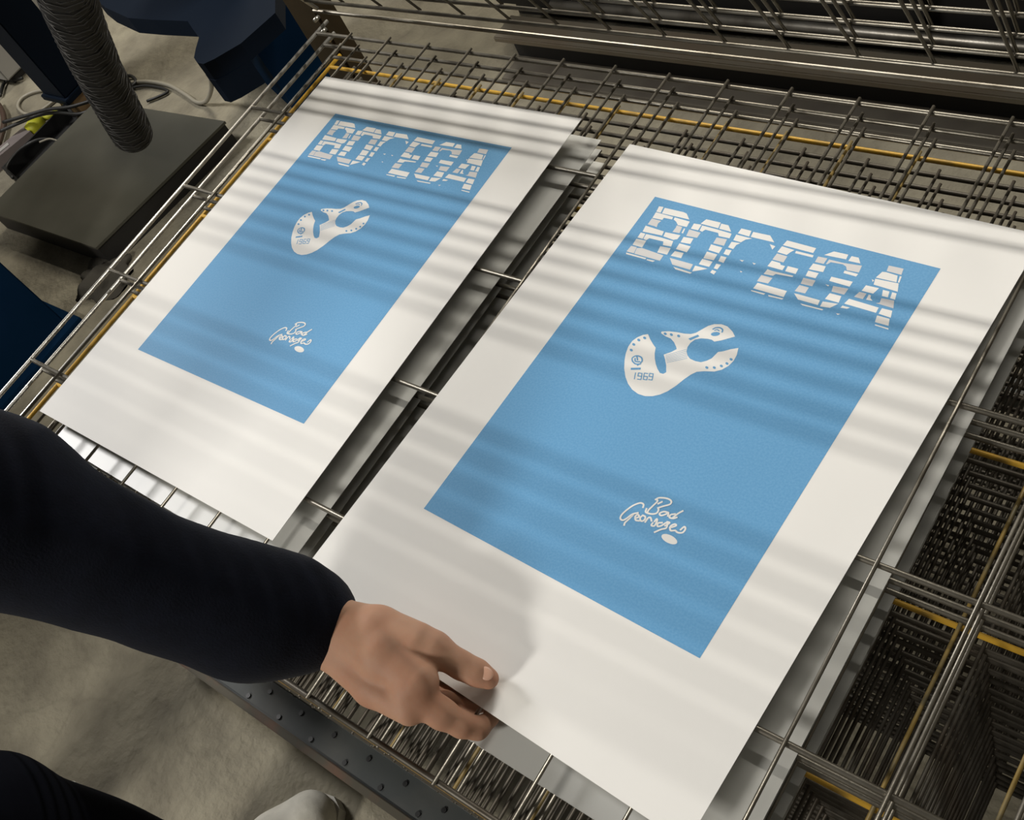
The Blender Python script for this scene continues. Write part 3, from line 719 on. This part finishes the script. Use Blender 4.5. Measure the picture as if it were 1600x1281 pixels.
tr_ = chain([(hip + [0, 0, .02], .15), (rhip, .115), (rkn, .088), (rank + [0, .0, .06], .078), (rank + [0, 0, .0], .075)])
tr_ += chain([(hip, .14), (lhip, .115), (lkn, .088), (lank + [0, .0, .06], .078), (lank, .075)])
def hem(X, Y, Z, D): return np.maximum(D, .06 - Z)
lo, hi = bounds(tr_, .03)
Vt, Ft = surface_nets(caps(tr_, .03, hem, folds), lo, hi, .009)
o = link('trousers', mesh('trousers', Vt, Ft.tolist()), M_trouser, None, True); pchild(o)
# hair
hr = [(head + [0, -.02, .045], head + [0, -.03, .03], .098, .100), (head + [0, -.07, -.02], head + [0, -.06, .02], .060, .08), (head + [0, .02, .075], head + [0, -.04, .09], .06, .07)]
lo, hi = bounds(hr, .02)
Vr, Fr = surface_nets(caps(hr, .02, lambda X, Y, Z, D: np.maximum(D, (Y - head[1] - .062)), lambda X, Y, Z: folds(X * 2, Y * 2, Z * 2)), lo, hi, .007)
o = link('hair', mesh('hair', Vr, Fr.tolist()), M_hair, None, True); pchild(o)
for sx in (-.026, .040):
    bm = bmesh.new(); bmesh.ops.create_uvsphere(bm, u_segments=12, v_segments=8, radius=.011)
    me = bpy.data.meshes.new('eye'); bm.to_mesh(me); bm.free(); o = link('eye', me, M_white, None, True); o.location = head + [sx, .075, .008]; pchild(o)
    bm = bmesh.new(); bmesh.ops.create_uvsphere(bm, u_segments=12, v_segments=8, radius=.0055)
    me = bpy.data.meshes.new('iris'); bm.to_mesh(me); bm.free(); o2 = link('iris', me, M_black, None, True); o2.location = head + [sx, .083, .006]; pchild(o2)
# shoes
def shoe(toe, heel):
    toe = np.array(toe, float); heel = np.array(heel, float); d = toe - heel; L = np.linalg.norm(d); d /= L; s_ = np.array([-d[1], d[0], 0])
    P = lambda t, u, z: heel + d * t * L + s_ * u + np.array([0, 0, z])
    up = chain([(P(.10, 0, .060), .040), (P(.30, 0, .062), .040), (P(.62, .003, .046), .042), (P(.86, 0, .036), .040)])
    up += chain([(P(.12, 0, .05), .040), (P(.16, 0, .095), .044)])
    up += [(P(.62, -.018, .034), P(.84, -.012, .032), .034, .034), (P(.62, .018, .034), P(.84, .012, .032), .034, .034)]
    lo, hi = bounds(up, .02)
    V, Fc = surface_nets(caps(up, .02, lambda X, Y, Z, D: np.maximum(D, .018 - Z)), lo, hi, .0045)
    sh_ = empty('shoe', heel); pchild(sh_)
    def sc_(o): o.parent = sh_; o.matrix_parent_inverse = Matrix.Translation(-Vector(heel)); return o
    sc_(link('upper', mesh('upper', V, Fc.tolist()), M_shoe, None, True))
    out = [(P(t, u, 0)[0], P(t, u, 0)[1]) for t, u in [(-.03, 0), (.0, -.030), (.12, -.038), (.4, -.036), (.65, -.050), (.82, -.050), (.95, -.036), (1.01, -.012), (1.01, .012), (.95, .036), (.82, .050), (.65, .050), (.4, .036), (.12, .038), (.0, .030)]]
    sc_(MB().prism(out, 0, .024).build('sole', M_sole))
    for k in range(4):
        t = .42 + .07 * k; z = .088 - .010 * k
        sc_(MB().tube(catmull([P(t, -.030, z - .016), P(t, 0, z + .004), P(t, .030, z - .016)], 6), .003, 6).build('lace', M_sole, None, True))
    st = catmull([P(.70, -.052, .030), P(.72, -.03, .068), P(.72, 0, .084), P(.72, .03, .068), P(.70, .052, .030)], 6)
    sc_(MB().tube(st, .0018, 6).build('toe_seam', M_shoe, None, True))
    ho = MB()
    for t, u in ((.60, -.036), (.56, -.037), (.52, -.037)):
        p = P(t, u, .065); ho.tube([p, p + [0, 0, .006]], .004, 8)
    sc_(ho.build('eyelets', M_black))
shoe((.218, -.372, 0), (.100, -.645, 0))
shoe((-.30, -.62, 0), (-.34, -.90, 0))
